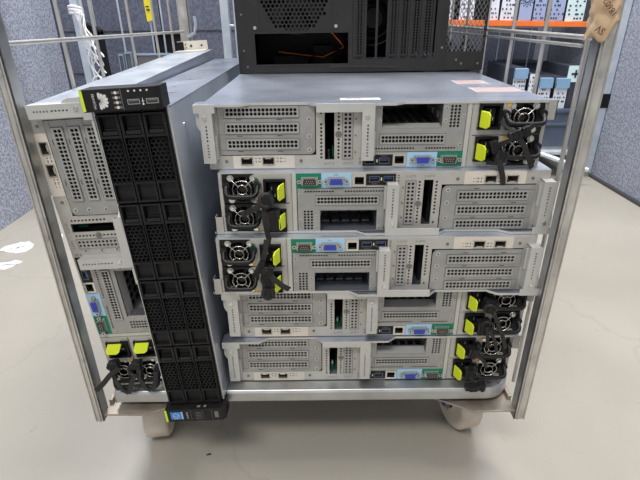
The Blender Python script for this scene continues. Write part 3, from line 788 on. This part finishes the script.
# base rail: rectangular-round tube bent round the right-hand corners
def rail_loop(z):
    pts = []
    x0,x1,y0,y1 = -.327,.294,.577,1.35
    pts.append((x0,y0))
    rr = .034
    for k in range(9):
        a = -PI/2+PI/2*k/8; pts.append((x1-rr+rr*math.cos(a), y0+rr+rr*math.sin(a)))
    for k in range(9):
        a = PI/2*k/8; pts.append((x1-rr+rr*math.cos(a), y1-rr+rr*math.sin(a)))
    pts.append((x0,y1))
    return [(x,y+CY,z) for x,y in pts]
rl = MB(); pth = rail_loop(0); P = [Vector(p) for p in pth]
prof = [(-.0115,-.0100),(-.0115,.0060),(-.0085,.0100),(.0115,.0100),(.0115,-.0100),(-.009,-.0118)]
vs = []
for i,p in enumerate(P):
    a = P[max(i-1,0)]; b_ = P[min(i+1,len(P)-1)]; t = (b_-a).normalized(); nrm = Vector((-t.y,t.x,0))   # inward (left of travel)
    for q,h in prof: vs.append(p+nrm*q*1.0+Vector((0,0,Z(-.5445)+h)))
k = len(prof); fsx = []
for i in range(len(P)-1): fsx += [(i*k+j,i*k+(j+1)%k,(i+1)*k+(j+1)%k,(i+1)*k+j) for j in range(k)]
rl.add(vs, fsx+[tuple(range(k)),tuple(len(P)*k-1-j for j in range(k))], 'zinc')
rl.build('base_rail', cage, .0012)
# deck sheet under the servers
dk = MB().box(-.326,.284,.590+CY,1.345+CY,Z(-.5385),Z(-.5350),'zinc')
for k in range(6): dk.box(-.322+.12*k,-.312+.12*k,.595+CY,1.34+CY,Z(-.552),Z(-.5385),'zinc')
dk.build('deck', cage)
# corner gussets
def gusset(s):
    xo = .3065 if s > 0 else -.343
    far = .165 if s > 0 else -.190
    for sy in (0,1):
        if sy == 0: pts = [(xo,.551),(xo-s*.068,.549),(xo-s*.142,.590),(xo-s*.142,.62),(xo,.70)]
        else: pts = [(xo,1.39),(xo-s*.068,1.392),(xo-s*.142,1.35),(xo-s*.142,1.32),(xo,1.24)]
        if s*(1 if sy==0 else -1) > 0: pts = pts[::-1]
        g = MB().polyz([(x,y+CY) for x,y in pts], Z(-.568), Z(-.565), 'gusset')
        g.box(xo-s*.006,xo,pts[0][1]+CY if 0 else (.573 if sy==0 else 1.25)+CY,(.69 if sy==0 else 1.365)+CY,Z(-.566),Z(-.5565),'gusset')
        g.build('corner_plate', cage, .0008)
gusset(1); gusset(-1)
# casters
def caster(x, y, yaw):
    b = MB(); zt = Z(-.5685)
    b.cyl((0,0,zt),(0,0,zt-.004),.040,'zinc',28).cyl((0,0,zt-.004),(0,0,zt-.010),.034,'zinc',28,.028)
    for sx in (-1,1):
        b.polyz([(sx*.025-.0012,-.02),(sx*.025+.0012,-.02),(sx*.025+.0012,.024),(sx*.025-.0012,.024)],zt-.012,zt-.006,'zinc')
        pr = [(-.022,zt-.008),(.026,zt-.008),(.016,.040),(0.002,.040)]
        n = 4; vs = [(sx*.0262,a,c) for a,c in pr]+[(sx*.0240,a,c) for a,c in pr]
        b.add(vs,[(0,1,2,3),(7,6,5,4)]+[(i,i+4,(i+1)%4+4,(i+1)%4) for i in range(4)],'zinc')
    b.cyl((-.030,.009,.052),(.030,.009,.052),.006,'chrome',12)
    b.cyl((-.033,.009,.052),(-.030,.009,.052),.0065,'vga_blue',6)
    o = b.build('caster', cage, 0, loc=(x,y+CY,0), rot=(0,0,yaw))
    w = MB(); n = 40; R0 = .0515; hw = .0205
    prof = [(-hw,.012),(-hw+.002,.030),(-hw,.040),(-hw+.0005,.0475),(-hw+.005,R0),(hw-.005,R0),(hw-.0005,.0475),(hw,.040),(hw-.002,.030),(hw,.012)]
    vs = []
    for i in range(n):
        a = 2*PI*i/n
        for q,r_ in prof: vs.append((q,.009+r_*math.cos(a),R0+.0005+r_*math.sin(a)))
    m = len(prof)
    w.add(vs,[(i*m+j,i*m+j+1,((i+1)%n)*m+j+1,((i+1)%n)*m+j) for i in range(n) for j in range(m-1)],'nylon_wheel',True)
    w.build('wheel', o)
caster(-.297,.640,R(8)); caster(.258,.652,R(15)); caster(-.28,1.30,R(20)); caster(.24,1.30,R(60))
# mesh sides
def mesh_side(x, ys, name='side_mesh'):
    b = MB()
    for y in ys: b.tube([(x,y+CY,Z(-.55)),(x,y+CY,1.60)],.0030,'zinc_wire',8)
    for z in (H0-.0265,H0+.33,H0+.70):
        dx = .0055*(1 if x < 0 else -1)
        b.tube([(x+dx,.574+CY,z),(x+dx,1.36+CY,z-(.010 if x < 0 else .001))],.0030,'zinc_wire',8)
    if x > 0: b.tube([(x-.0055,.60+CY,H0-.036),(x-.0055,1.36+CY,H0-.040)],.0022,'zinc_wire',8)
    b.tube([(x,.574+CY,1.60),(x,1.366+CY,1.60)],.004,'zinc_wire',8)
    b.build(name, cage)
mesh_side(-.3595,[.722,.83,.99,1.14,1.265])
mesh_side(.318,[.60,.718,.837,.969,1.10,1.23])
# hook on the rear left post
MB().tube([(-.345,1.36+CY,Z(-.050)),(-.325,1.355+CY,Z(-.040)),(-.318,1.35+CY,Z(-.02)),(-.320,1.35+CY,Z(.0))],.004,'bright_zinc',8).build('hook', cage)
# white label and tie on right upright region: brown paper sleeve
bg = MB(); n = 48; rows = 48
rng = random.Random(3)
ph = [rng.uniform(0,6.28) for _ in range(8)]
vs = []
for j in range(rows+1):
    t = j/rows
    for i in range(n):
        a = 2*PI*i/n; ca,sa = math.cos(a),math.sin(a)
        flare = .0135+.0025*min(1,t*2.2)
        cxm = .3075-.004*t
        rr = flare*(1+.06*math.sin(3*a+ph[0]+9*t)+.05*math.sin(5*a-14*t+ph[1])+.05*math.sin(26*t+2*a+ph[2])+.05*math.sin(47*t-3*a+ph[3])+.05*math.sin(70*t+4*a+ph[4])+.03*math.sin(110*t-6*a+ph[5]))
        # diagonal lower hem: longest just left of centre
        zb = H0-.027+.020*max(0,ca+.1)+.003*math.sin(4*a)
        z = zb+(H0+.155-zb)*t
        vs.append((cxm+.0025+rr*ca*1.02, .562+rr*sa*1.05-.001, z))
fsx = [(j*n+i,j*n+(i+1)%n,(j+1)*n+(i+1)%n,(j+1)*n+i) for j in range(rows) for i in range(n)]
bg.add(vs,fsx,'kraft',True)
def bagtext(t, size, cx, cz, ang, mm='kraft_ink'):
    a = R(ang); text_into(bg,t,size,(cx,.5435,cz),(math.cos(a),0,math.sin(a)),(-math.sin(a),0,math.cos(a)),mm)
bagtext('18602',.0085,.3040,H0+.0045,133); bagtext('SV',.0100,.2990,H0-.0170,150)
bgo = bg.build('paper_bag')
tag(bgo,'crumpled brown kraft paper bag with printed digits wrapped round the right upright','bag')
sol = bgo.modifiers.new('thickness','SOLIDIFY'); sol.thickness = .0004; sol.offset = 1

# ------------------------------------------------------------------ computer case on top of the stack
pc = thing('computer_case','black empty computer case lying on top of the server stack, back panel facing out','computer case',(.0795,.93,H0-.534+5*PITCH+.0014),(0,R(-.35),0))
CX0,CX1,CZ1,CD = -.2265,.2265,.215,.42
b = MB()
fan_c = (-.1195,.128); fan_h = (-.185,-.052,.070,.19)
psu_h = (-.194,-.024,.0155,.068)
slot_h = (-.016,.134,.025,.175)
mesh_h = (.156,.2235,.033,.180)
b.plate(CX0,CX1,.0,CZ1,0,.0014,'case_black',[fan_h,psu_h,slot_h,mesh_h])
b.box(CX0,CX0+.0015,0,CD,0,CZ1,'case_black').box(CX0,.15,0,CD,0,.0015,'case_black').box(.15,CX1,0,.05,0,.0015,'case_black').box(CX0,.15,0,CD,CZ1-.0015,CZ1,'case_black')
b.box(.15,CX1,0,.05,CZ1-.0015,CZ1,'case_black').box(.15,CX1,CD-.03,CD,0,.004,'case_black').box(.15,CX1,CD-.03,CD,CZ1-.004,CZ1,'case_black').box(.222,CX1,CD-.03,CD,0,CZ1,'case_black')
b.box(CX0,.15,CD-.0015,CD,0,CZ1,'case_black').box(.1485,.15,.0,CD,.0,CZ1,'case_black').box(CX1-.0015,CX1,0,.012,0,CZ1,'case_black').box(.15,CX1,.0,.42,0,.0018,'case_black')
for k in range(9): b.cyl((.160+.0075*k,.03+.02*(k%3),.002),(.158+.008*k,.035,.034+.008*((k*7)%4)),.005,'matte_black',8,.002)
b.build('case_shell', pc, .0006)
f = MB(); f.hexperf(fan_h[0],fan_h[1],fan_h[2]-.001,fan_h[3]+.004,.0076,.0032,.0003,.0014,'case_black', inside=lambda x,z: (x-fan_c[0])**2+(z-fan_c[1])**2 < .0595**2)
f.plate(fan_h[0]-.001,fan_h[1]+.001,fan_h[2]-.001,fan_h[3]+.001,.0010,.0016,'case_black',[(fan_h[0]+.004,fan_h[1]-.004,fan_h[2]+.004,fan_h[3]-.004)])
f.build('fan_grille', pc)
k = MB(); fc = Vector((fan_c[0],.014,fan_c[1])); k.ring(fc,(0,1,0),.060,.004,'matte_black',32,6); k.cyl(fc,fc+Vector((0,-.008,0)),.02,'black_plastic',20)
for q in range(7):
    a = 2*PI*q/7; a2 = a+.6
    k.add([fc+Vector((.02*math.cos(a),0,.02*math.sin(a))),fc+Vector((.057*math.cos(a),.004,.057*math.sin(a))),fc+Vector((.057*math.cos(a2),-.006,.057*math.sin(a2))),fc+Vector((.02*math.cos(a2),-.006,.02*math.sin(a2)))],[(0,1,2,3)],'black_plastic')
k.build('fan', pc)
for x,z in ((-.1925,.078),(-.0465,.079),(-.2105,.012),(-.060+.007,.194),(-.188,.194),(-.03,.19),(-.2155,.10),(-.2155,.04)):
    big = z in (.078,.079)
    MB().cyl((x,.001,z),(x,-.0022,z),.0030 if big else .0018,'chrome' if big else 'case_screw',12).build('screw', pc)
for x,z in ((.176,.0185),(.2165,.012),(.186,.012),(.148,.040)): MB().cyl((x,.001,z),(x,-.002,z),.0022,'case_screw',12).build('screw', pc)
k = MB().poly([(-.058,.0075),(.066,.0055),(.069,.008),(.067,.0105),(-.055,.0125),(-.0585,.0105)],-.0022,0,'case_black'); k.build('embossed_bar', pc, .0006)
k = MB().plate(psu_h[0]-.003,psu_h[1]+.003,psu_h[2]-.003,psu_h[3]+.003,-.001,.0,'case_black',[psu_h]); k.build('cutout_frame', pc)
# expansion slot covers and bars
sb = MB(); pitch_ = .0203
for i in range(8): sb.box(-.0155+pitch_*i,-.0115+pitch_*i,-.001,.003,.025,.175,'case_black')
for i in range(7): sb.box(-.0095+pitch_*i,.0005+pitch_*i,-.0006,.0,.0225,.0255,'matte_black')
sb.build('slot_bars', pc)
for i in range(7):
    if i in (1,2): continue
    k = MB(); x = -.0115+pitch_*i
    k.perf(x+.003,x+.0133,.030,.172,2,30,.0017,.0022,.003,'case_black'); k.plate(x,x+.0163,.025,.175,.002,.003,'case_black',[(x+.003,x+.0133,.030,.172)])
    k.build('slot_cover', pc)
# inner parts glimpsed through the openings
k = MB(); 
for q in range(3): k.ring((.03,.10,.09),(0,1,0.2),.052-.014*q,.003,'black_plastic',28,6)
k.cyl((.03,.10,.09),(.03,.085,.09),.018,'black_plastic',18)
k.build('processor_fan', pc)
k = MB().box(-.21,-.03,.20,.215,.004,.06,'black_plastic').box(-.17,-.10,.10,.19,.004,.022,'matte_black').box(-.09,-.05,.12,.18,.004,.04,'matte_black')
k.build('drive_cage', pc)
k = MB()
for q in range(4):
    pts = [(-.06+.004*q,.04+.02*q,.07),(-.045+.008*q,.05,.050),(-.035+.006*q,.06,.036+.004*q),(-.10+.03*q,.09,.02),(-.18+.02*q,.11,.03)]
    k.tube(pts,.0012,'orange_beam' if q == 1 else 'matte_black',6)
k.build('cable', pc)
# diamond wire mesh on the right-hand opening
k = MB(); st_ = .0075; x0,x1,z0,z1 = mesh_h
c_ = x0-(z1-z0)
while c_ < x1:
    for sg in (1,-1):
        if sg == 1:   # x = c + (z-z0)*.6
            pa,pb = (c_,z0),(c_+(z1-z0)*.62,z1)
        else: pa,pb = (c_+(z1-z0)*.62,z0),(c_,z1)
        # clip to the opening
        (xa,za),(xb,zb) = pa,pb
        def clip(xl):
            return za+(zb-za)*(xl-xa)/(xb-xa)
        pts = sorted([(max(min(xa,xb),x0)),(min(max(xa,xb),x1))])
        if pts[0] < pts[1]-.001: k.tube([(pts[0],.0007,clip(pts[0])),(pts[1],.0007,clip(pts[1]))],.00062,'case_screw',4,caps=False)
    c_ += st_
k.build('wire_mesh', pc)

# ------------------------------------------------------------------ background, right: rack with orange beam, computers
rk = thing('storage_rack','storage rack with an orange beam along the right side behind the cage','rack',(.75,2.3,0),(0,0,0))
b = MB(); 
b.poly([(-.62,H0-.0155),(.455,H0-.0385),(.455,H0-.0605),(-.62,H0-.0390)],-.02,.02,'orange_beam'); b.build('beam', rk, .002)
b = MB().box(-.62,.455,.02,.52,H0-.061,H0-.052,'zinc'); b.build('shelf', rk)
for x,y in ((.503,-.165),(.500,.5),(-.62,.5)):
    b = MB().box(x,x+.028,y,y+.028,0.02,1.9,'bright_zinc').box(x-.01,x+.034,y-.01,y+.04,0,.02,'zinc')
    if y == -.165: b.box(x-.003,x+.031,y-.004,y+.031,.315,.375,'matte_black')
    b.build('rack_post', rk)
def tower(x0, x1, z0, h, mm, label, y=2.3, d=.36, tilt=0, fan=False, blank=0, shell='pc_shell', roll=0, dots=True, name='desktop_computer', mm2=None, group='computers on the rack shelf'):
    w = x1-x0
    t = thing(name, label, 'computer', ((x0+x1)/2,y,z0), (0,R(tilt),R(roll)), group)
    MB().box(-w/2,w/2,.004,d,0,h,shell).build('casing', t, .002)
    p = MB().box(-w/2+.001,w/2-.001,0,.004,.001,h-.001,mm)
    if mm2: p.box(-w/2,w/2,-.012,0,h-.042,h-.002,mm2)
    r_ = random.Random(int(x0*1000))
    if dots:
        zz = .012
        top = h-.05 if mm2 else h-.01
        while zz < top:
            for q in range(5):
                xx = -w*.36+q*w*.18
                if r_.random() < .55: p.obox((xx+r_.uniform(-.004,.004),-.001,zz),(w*.045,0,.001),(0,.0006,0),(-.001,0,.0035),'pc_shell')
            zz += .017
    if fan:
        for rad in (.012,.020,.028):
            for q in range(12):
                a = 2*PI*q/12+rad*40; p.cyl((rad*math.cos(a),.001,.085+rad*math.sin(a)),(rad*math.cos(a),-.001,.085+rad*math.sin(a)),.0033,'pc_shell',6)
    p.build('back_panel', t)
    return t
def zb(x): return H0-.0155-(x-.13)*.0214
tower(.545,.600,zb(.57),.33,'pc_white','white computer on the orange-beamed rack, seen through the left of the case mesh')
tower(.625,.690,zb(.66),.33,'pc_white','white computer on the orange-beamed rack, seen through the right of the case mesh')
tower(.752,.800,zb(.77),.33,'pc_white','narrow white computer on the rack, right beside the black computer case',tilt=-2)
tower(.806,.872,zb(.84),.34,'pc_white','white speckled computer leaning on the orange-beamed rack shelf',tilt=1.5)
tower(.888,.946,zb(.92),.35,'pc_lavender','lavender blue computer with a round fan grille on the rack',fan=True,dots=False)
tower(.952,1.006,zb(.98),.35,'pc_lavender','lavender blue computer to the right of the one with the fan grille')
tower(1.022,1.088,zb(1.05),.35,'pc_lavender','lavender blue computer between the second mesh wire and the pale green one')
tower(1.096,1.178,zb(1.14),.35,'pc_mint','pale green computer at the right end of the rack beside the paper bag')
# low trolley with a crate of computers
lt = thing('equipment_trolley','low trolley with a chrome tube frame under the rack, dark crate on it','trolley',(.9,2.1,0))
b = MB()
b.tube([(-.35,.0,H0-.575),(.275,.0,H0-.575)],.013,'bright_zinc',12)
b.tube([(-.35,.5,H0-.575),(.275,.5,H0-.575)],.013,'bright_zinc',12); b.tube([(-.35,.0,H0-.575),(-.35,.5,H0-.575)],.013,'bright_zinc',12); b.tube([(.275,.0,H0-.575),(.275,.5,H0-.575)],.013,'bright_zinc',12)
b.tube([(.10,-.013,H0-.575),(.16,-.05,H0-.592),(.275,-.12,H0-.622)],.011,'bright_zinc',10)
b.build('tube_frame', lt)
MB().box(-.36,.28,.0,.5,H0-.562,H0-.552,'zinc').build('deck', lt)
for x,y in ((.235,.0),(-.3,.0),(.235,.45)):
    w = MB().cyl((x-.012,y,.045),(x+.012,y,.045),.045,'white_label',24).cyl((x-.016,y,.045),(x+.016,y,.045),.016,'pc_blue',14)
    w.build('wheel', lt, .003, rot=(0,0,0))
    
for x in (.02,.10,.18,.26):
    MB().tube([(x,.49,H0-.552),(x,.49,H0-.05)],.003,'bright_zinc',6).build('mesh_wire', lt)
cr = MB().plate(.60,1.170,H0-.552,H0-.385,2.12,2.135,'crate_blue').box(.60,1.170,2.135,2.56,H0-.552,H0-.54,'crate_blue').box(.60,.615,2.135,2.56,H0-.54,H0-.385,'crate_blue').box(1.155,1.170,2.135,2.56,H0-.54,H0-.385,'crate_blue').box(.60,1.170,2.545,2.56,H0-.54,H0-.385,'crate_blue')
cr.box(.59,1.180,2.11,2.13,H0-.402,H0-.385,'crate_blue').box(.59,1.180,2.11,2.13,H0-.46,H0-.445,'crate_blue')
tag(cr.build('storage_crate', bevel=.004),'dark blue storage crate full of computers beneath the rack','crate')
zf = H0-.5395
def low(x0,x1,top,label,mm,mm2,y,d=.30,tilt=0,**k): tower(x0,x1,zf,top+H0-zf,mm,label,y=y,d=d,tilt=tilt,mm2=mm2,group='computers in the dark crate',**k)
low(.852,.908,-.216,'dark computer with a blue-topped panel in the crate, nearest the black computer case','pc_white','pc_blue',2.15,.36,0)
low(.922,.952,-.240,'narrow dark computer with a white panel in the crate, between two blue-topped ones','pc_white',None,2.15,.34,0)
low(.968,1.024,-.256,'dark computer with a blue-topped panel in the middle of the crate','pc_white','pc_blue',2.15,.36,0)
low(1.040,1.098,-.258,'dark computer with a blue-topped panel at the right end of the crate','pc_white','pc_blue',2.15,.36,0)
t = thing('desktop_computer','dark computer at the right end of the crate, pale label with a black cross','computer',(1.118,2.15,zf),(0,0,0),'computers in the dark crate')
MB().box(-.016,.026,0,.30,0,H0-.212-zf,'pc_shell').build('casing', t, .002)
k = MB().box(-.034,.030,-.006,-.001,H0-.275-zf,H0-.208-zf,'pc_mint').box(-.006,.002,-.0075,-.006,H0-.258-zf,H0-.225-zf,'pc_shell').box(-.020,.016,-.0075,-.006,H0-.246-zf,H0-.237-zf,'pc_shell'); k.build('cross_label', t)
tag(MB().box(.98,1.20,2.62,2.80,0,H0-.235,'pc_shell').box(.985,1.195,2.615,2.62,.02,H0-.25,'crate_blue').build('storage_box', bevel=.004),'tall black box standing behind the crated computers near the right wall','box')

# ------------------------------------------------------------------ background, left
p = MB().box(-.800,-.778,1.70,1.722,0,1.9,'bright_zinc').box(-.806,-.772,1.694,1.728,0,.012,'bright_zinc')
tag(p.build('steel_post'),'pale steel post behind the left mesh, white film knotted to it','post')
# white stretch film hanging from the post
fl = MB(); rg = random.Random(5)
for q in range(11):
    pts = []; a0, a1, a2 = rg.uniform(0,6.3), rg.uniform(3,9), rg.uniform(.6,1.0)
    for k in range(25):
        t_ = k/24
        pts.append((-.768+.030*t_+(.006+.020*t_)*math.sin(a0+a1*t_)+.004*math.sin(17*t_+a0), 1.675+.010*math.cos(a0+a1*t_*1.3), H0+.022-.235*t_*a2))
    fl.tube(pts,.0016+.0008*(q%3),'film',6,sx=.5)
for q in range(3): fl.ring((-.789,1.711,H0+.010+.008*q),(0.1,.15+.1*q,1),.020,.0045,'film',16,6)
fl.ring((-.745,1.675,H0-.20),(0,1,0),.020,.0025,'film',16,6)
flo = fl.build('stretch_film')
tag(flo,'white stretch film strips dangling behind the left mesh side','plastic film')
p = MB().box(-.790,-.762,1.80,1.83,0,H0-.045,'matte_black').poly([(-.835,H0-.005),(-.762,H0-.040),(-.762,H0-.058),(-.835,H0-.045)],1.80,1.83,'matte_black').box(-.81,-.765,1.75,1.86,0,.02,'matte_black')
tag(p.build('bracket_stand', bevel=.002),'black metal stand just right of the hanging white film','stand')
# mesh wires of another cage and a yellow tag
oc = thing('empty_cage_panel','wire cage panel standing further back behind the left mesh side','cage panel',(-.7,2.0,0))
for x in (-.16,-.06,.055,.10): MB().tube([(x,0,.03),(x,0,1.8)],.0035,'bright_zinc',6).build('panel_wire', oc)
MB().tube([(-.2,0,.03),(.13,0,.03)],.006,'bright_zinc',8).tube([(-.2,0,1.8),(.13,0,1.8)],.006,'bright_zinc',8).tube([(-.2,0,.03),(-.2,0,1.8)],.006,'bright_zinc',8).build('panel_frame', oc)
tg = MB().poly([(-.655,H0+.055),(-.632,H0+.060),(-.628,H0-.012),(-.652,H0-.018)],1.985,1.989,'tag_yellow').box(-.648,-.636,1.983,1.985,H0+.02,H0+.026,'ink').box(-.650,-.638,1.983,1.985,H0+.032,H0+.036,'ink')
tag(tg.build('hanging_tag'),'yellow tag on a wire of the cage panel behind the left mesh side','tag')
# screens leaning behind
def screen(x0,x1,top,y,label,mm='monitor_blue',lean=8, name='monitor'):
    t = thing(name,label,'monitor',((x0+x1)/2,y,0),(R(-lean),0,0),'screens leaning behind the cage'); w = (x1-x0)/2
    h = H0+top
    MB().plate(-w,w,.0,h,0,.012,mm,[(-w+.003,w-.003,.012,h-.008)]).build('bezel', t, .001)
    MB().box(-w+.006,w-.006,.004,.03,.006,h-.006,'cage_dark').build('screen', t)
screen(-.757,-.738,-.125,1.88,'narrow dark screen leaning on edge, leftmost behind the left mesh',lean=3)
screen(-.733,-.708,-.118,1.88,'narrow dark screen on edge beside the wide one behind the left mesh',lean=3)
screen(-.695,-.560,-.122,1.86,'wide dark screen with a pale frame leaning behind the left mesh',lean=6)
k = MB().box(-.68,-.565,2.1,2.25,0,H0-.070,'matte_black').box(-.685,-.56,2.09,2.26,H0-.070,H0-.064,'black_plastic')
tag(k.build('black_cabinet', bevel=.003),'black cabinet behind the leaning screens, left of the rear cage post','cabinet')
# bright cage side seen left of the computer case
bc = thing('cage_side','pale bright cage side standing behind the servers, left of the computer case','cage panel',(-.28,1.75,0))
MB().box(-.046,-.020,0,.03,.02,1.8,'bright_zinc').box(-.05,-.016,-.005,.035,0,.02,'zinc').build('panel_post', bc)
b = MB()
for x in (.000,.022,.05,.08): b.tube([(x,.01,.05),(x,.01,1.78)],.0045 if x < .01 else .0035,'bright_zinc',6)
for z in (H0-.03,H0-.155,H0+.3,.3,1.78): b.tube([(-.03,.012,z),(.09,.012,z)],.0035,'bright_zinc',6)
b.build('panel_mesh', bc)
# torn film scraps on the floor, left
rg = random.Random(11)
for i,(x,y,s_) in enumerate(((-1.02,1.42,.05),(-.98,1.30,.035),(-.93,1.50,.03),(-1.0,1.18,.022))):
    k = MB(); pts = []
    n = 9
    for q in range(n):
        a = 2*PI*q/n; r_ = s_*rg.uniform(.5,1.1); pts.append((x+r_*math.cos(a)*1.3,y+r_*math.sin(a)))
    k.polyz(pts,.0002,.0012+.001*i,'film')
    for q in range(3):
        a = rg.uniform(0,6); k.tube([(x-s_*.8*math.cos(a),y-s_*.8*math.sin(a),.003),(x,y,.008),(x+s_*.8*math.cos(a),y+s_*.8*math.sin(a),.003)],.003,'film',6)
    tag(k.build('film_scrap'),['largest torn scrap of clear film on the floor left of the cage','torn scrap of clear film on the floor in front of the largest scrap','small scrap of clear film on the floor close to the felt wall','smallest scrap of clear film on the floor, nearest the camera'][i],'plastic scrap','film scraps on the floor')
k = MB().polyz([(-.2545+.05,.505+.08),(-.2525+.053,.5085+.08),(-.247+.05,.5085+.08),(-.246+.05,.506+.08)],.0003,.002,'ink')
tag(k.build('dirt_speck'),'tiny dark chip lying on the floor right of the black server ear','debris')

# ------------------------------------------------------------------ light
w = bpy.data.worlds.new('world'); SC.world = w; w.use_nodes = True
w.node_tree.nodes['Background'].inputs[0].default_value = (.93,.95,1.0,1)
w.node_tree.nodes['Background'].inputs[1].default_value = .48
def area(loc, sx, sy, power, target, col=(1,.98,.94)):
    l = bpy.data.lights.new('ceiling_light','AREA'); l.shape = 'RECTANGLE'; l.size = sx; l.size_y = sy; l.energy = power; l.color = col
    o = bpy.data.objects.new('ceiling_light', l); COL.objects.link(o); o.location = loc
    o.rotation_euler = (Vector(target)-Vector(loc)).to_track_quat('-Z','Y').to_euler()
area((-.5,-.9,2.7),1.2,.35,44,(0,.4,.2))
area((.7,.9,2.8),.35,1.6,66,(.6,1.0,0))
area((-.9,2.0,2.8),.35,1.6,64,(-.7,1.6,0),(.95,.97,1))
area((.9,2.3,2.6),1.0,.4,16,(.9,2.2,.6),(.92,.96,1))
SC.view_settings.view_transform = 'Standard'; SC.view_settings.look = 'None'; SC.view_settings.gamma = 1; SC.view_settings.exposure = 0
SC.view_settings.use_curve_mapping = False
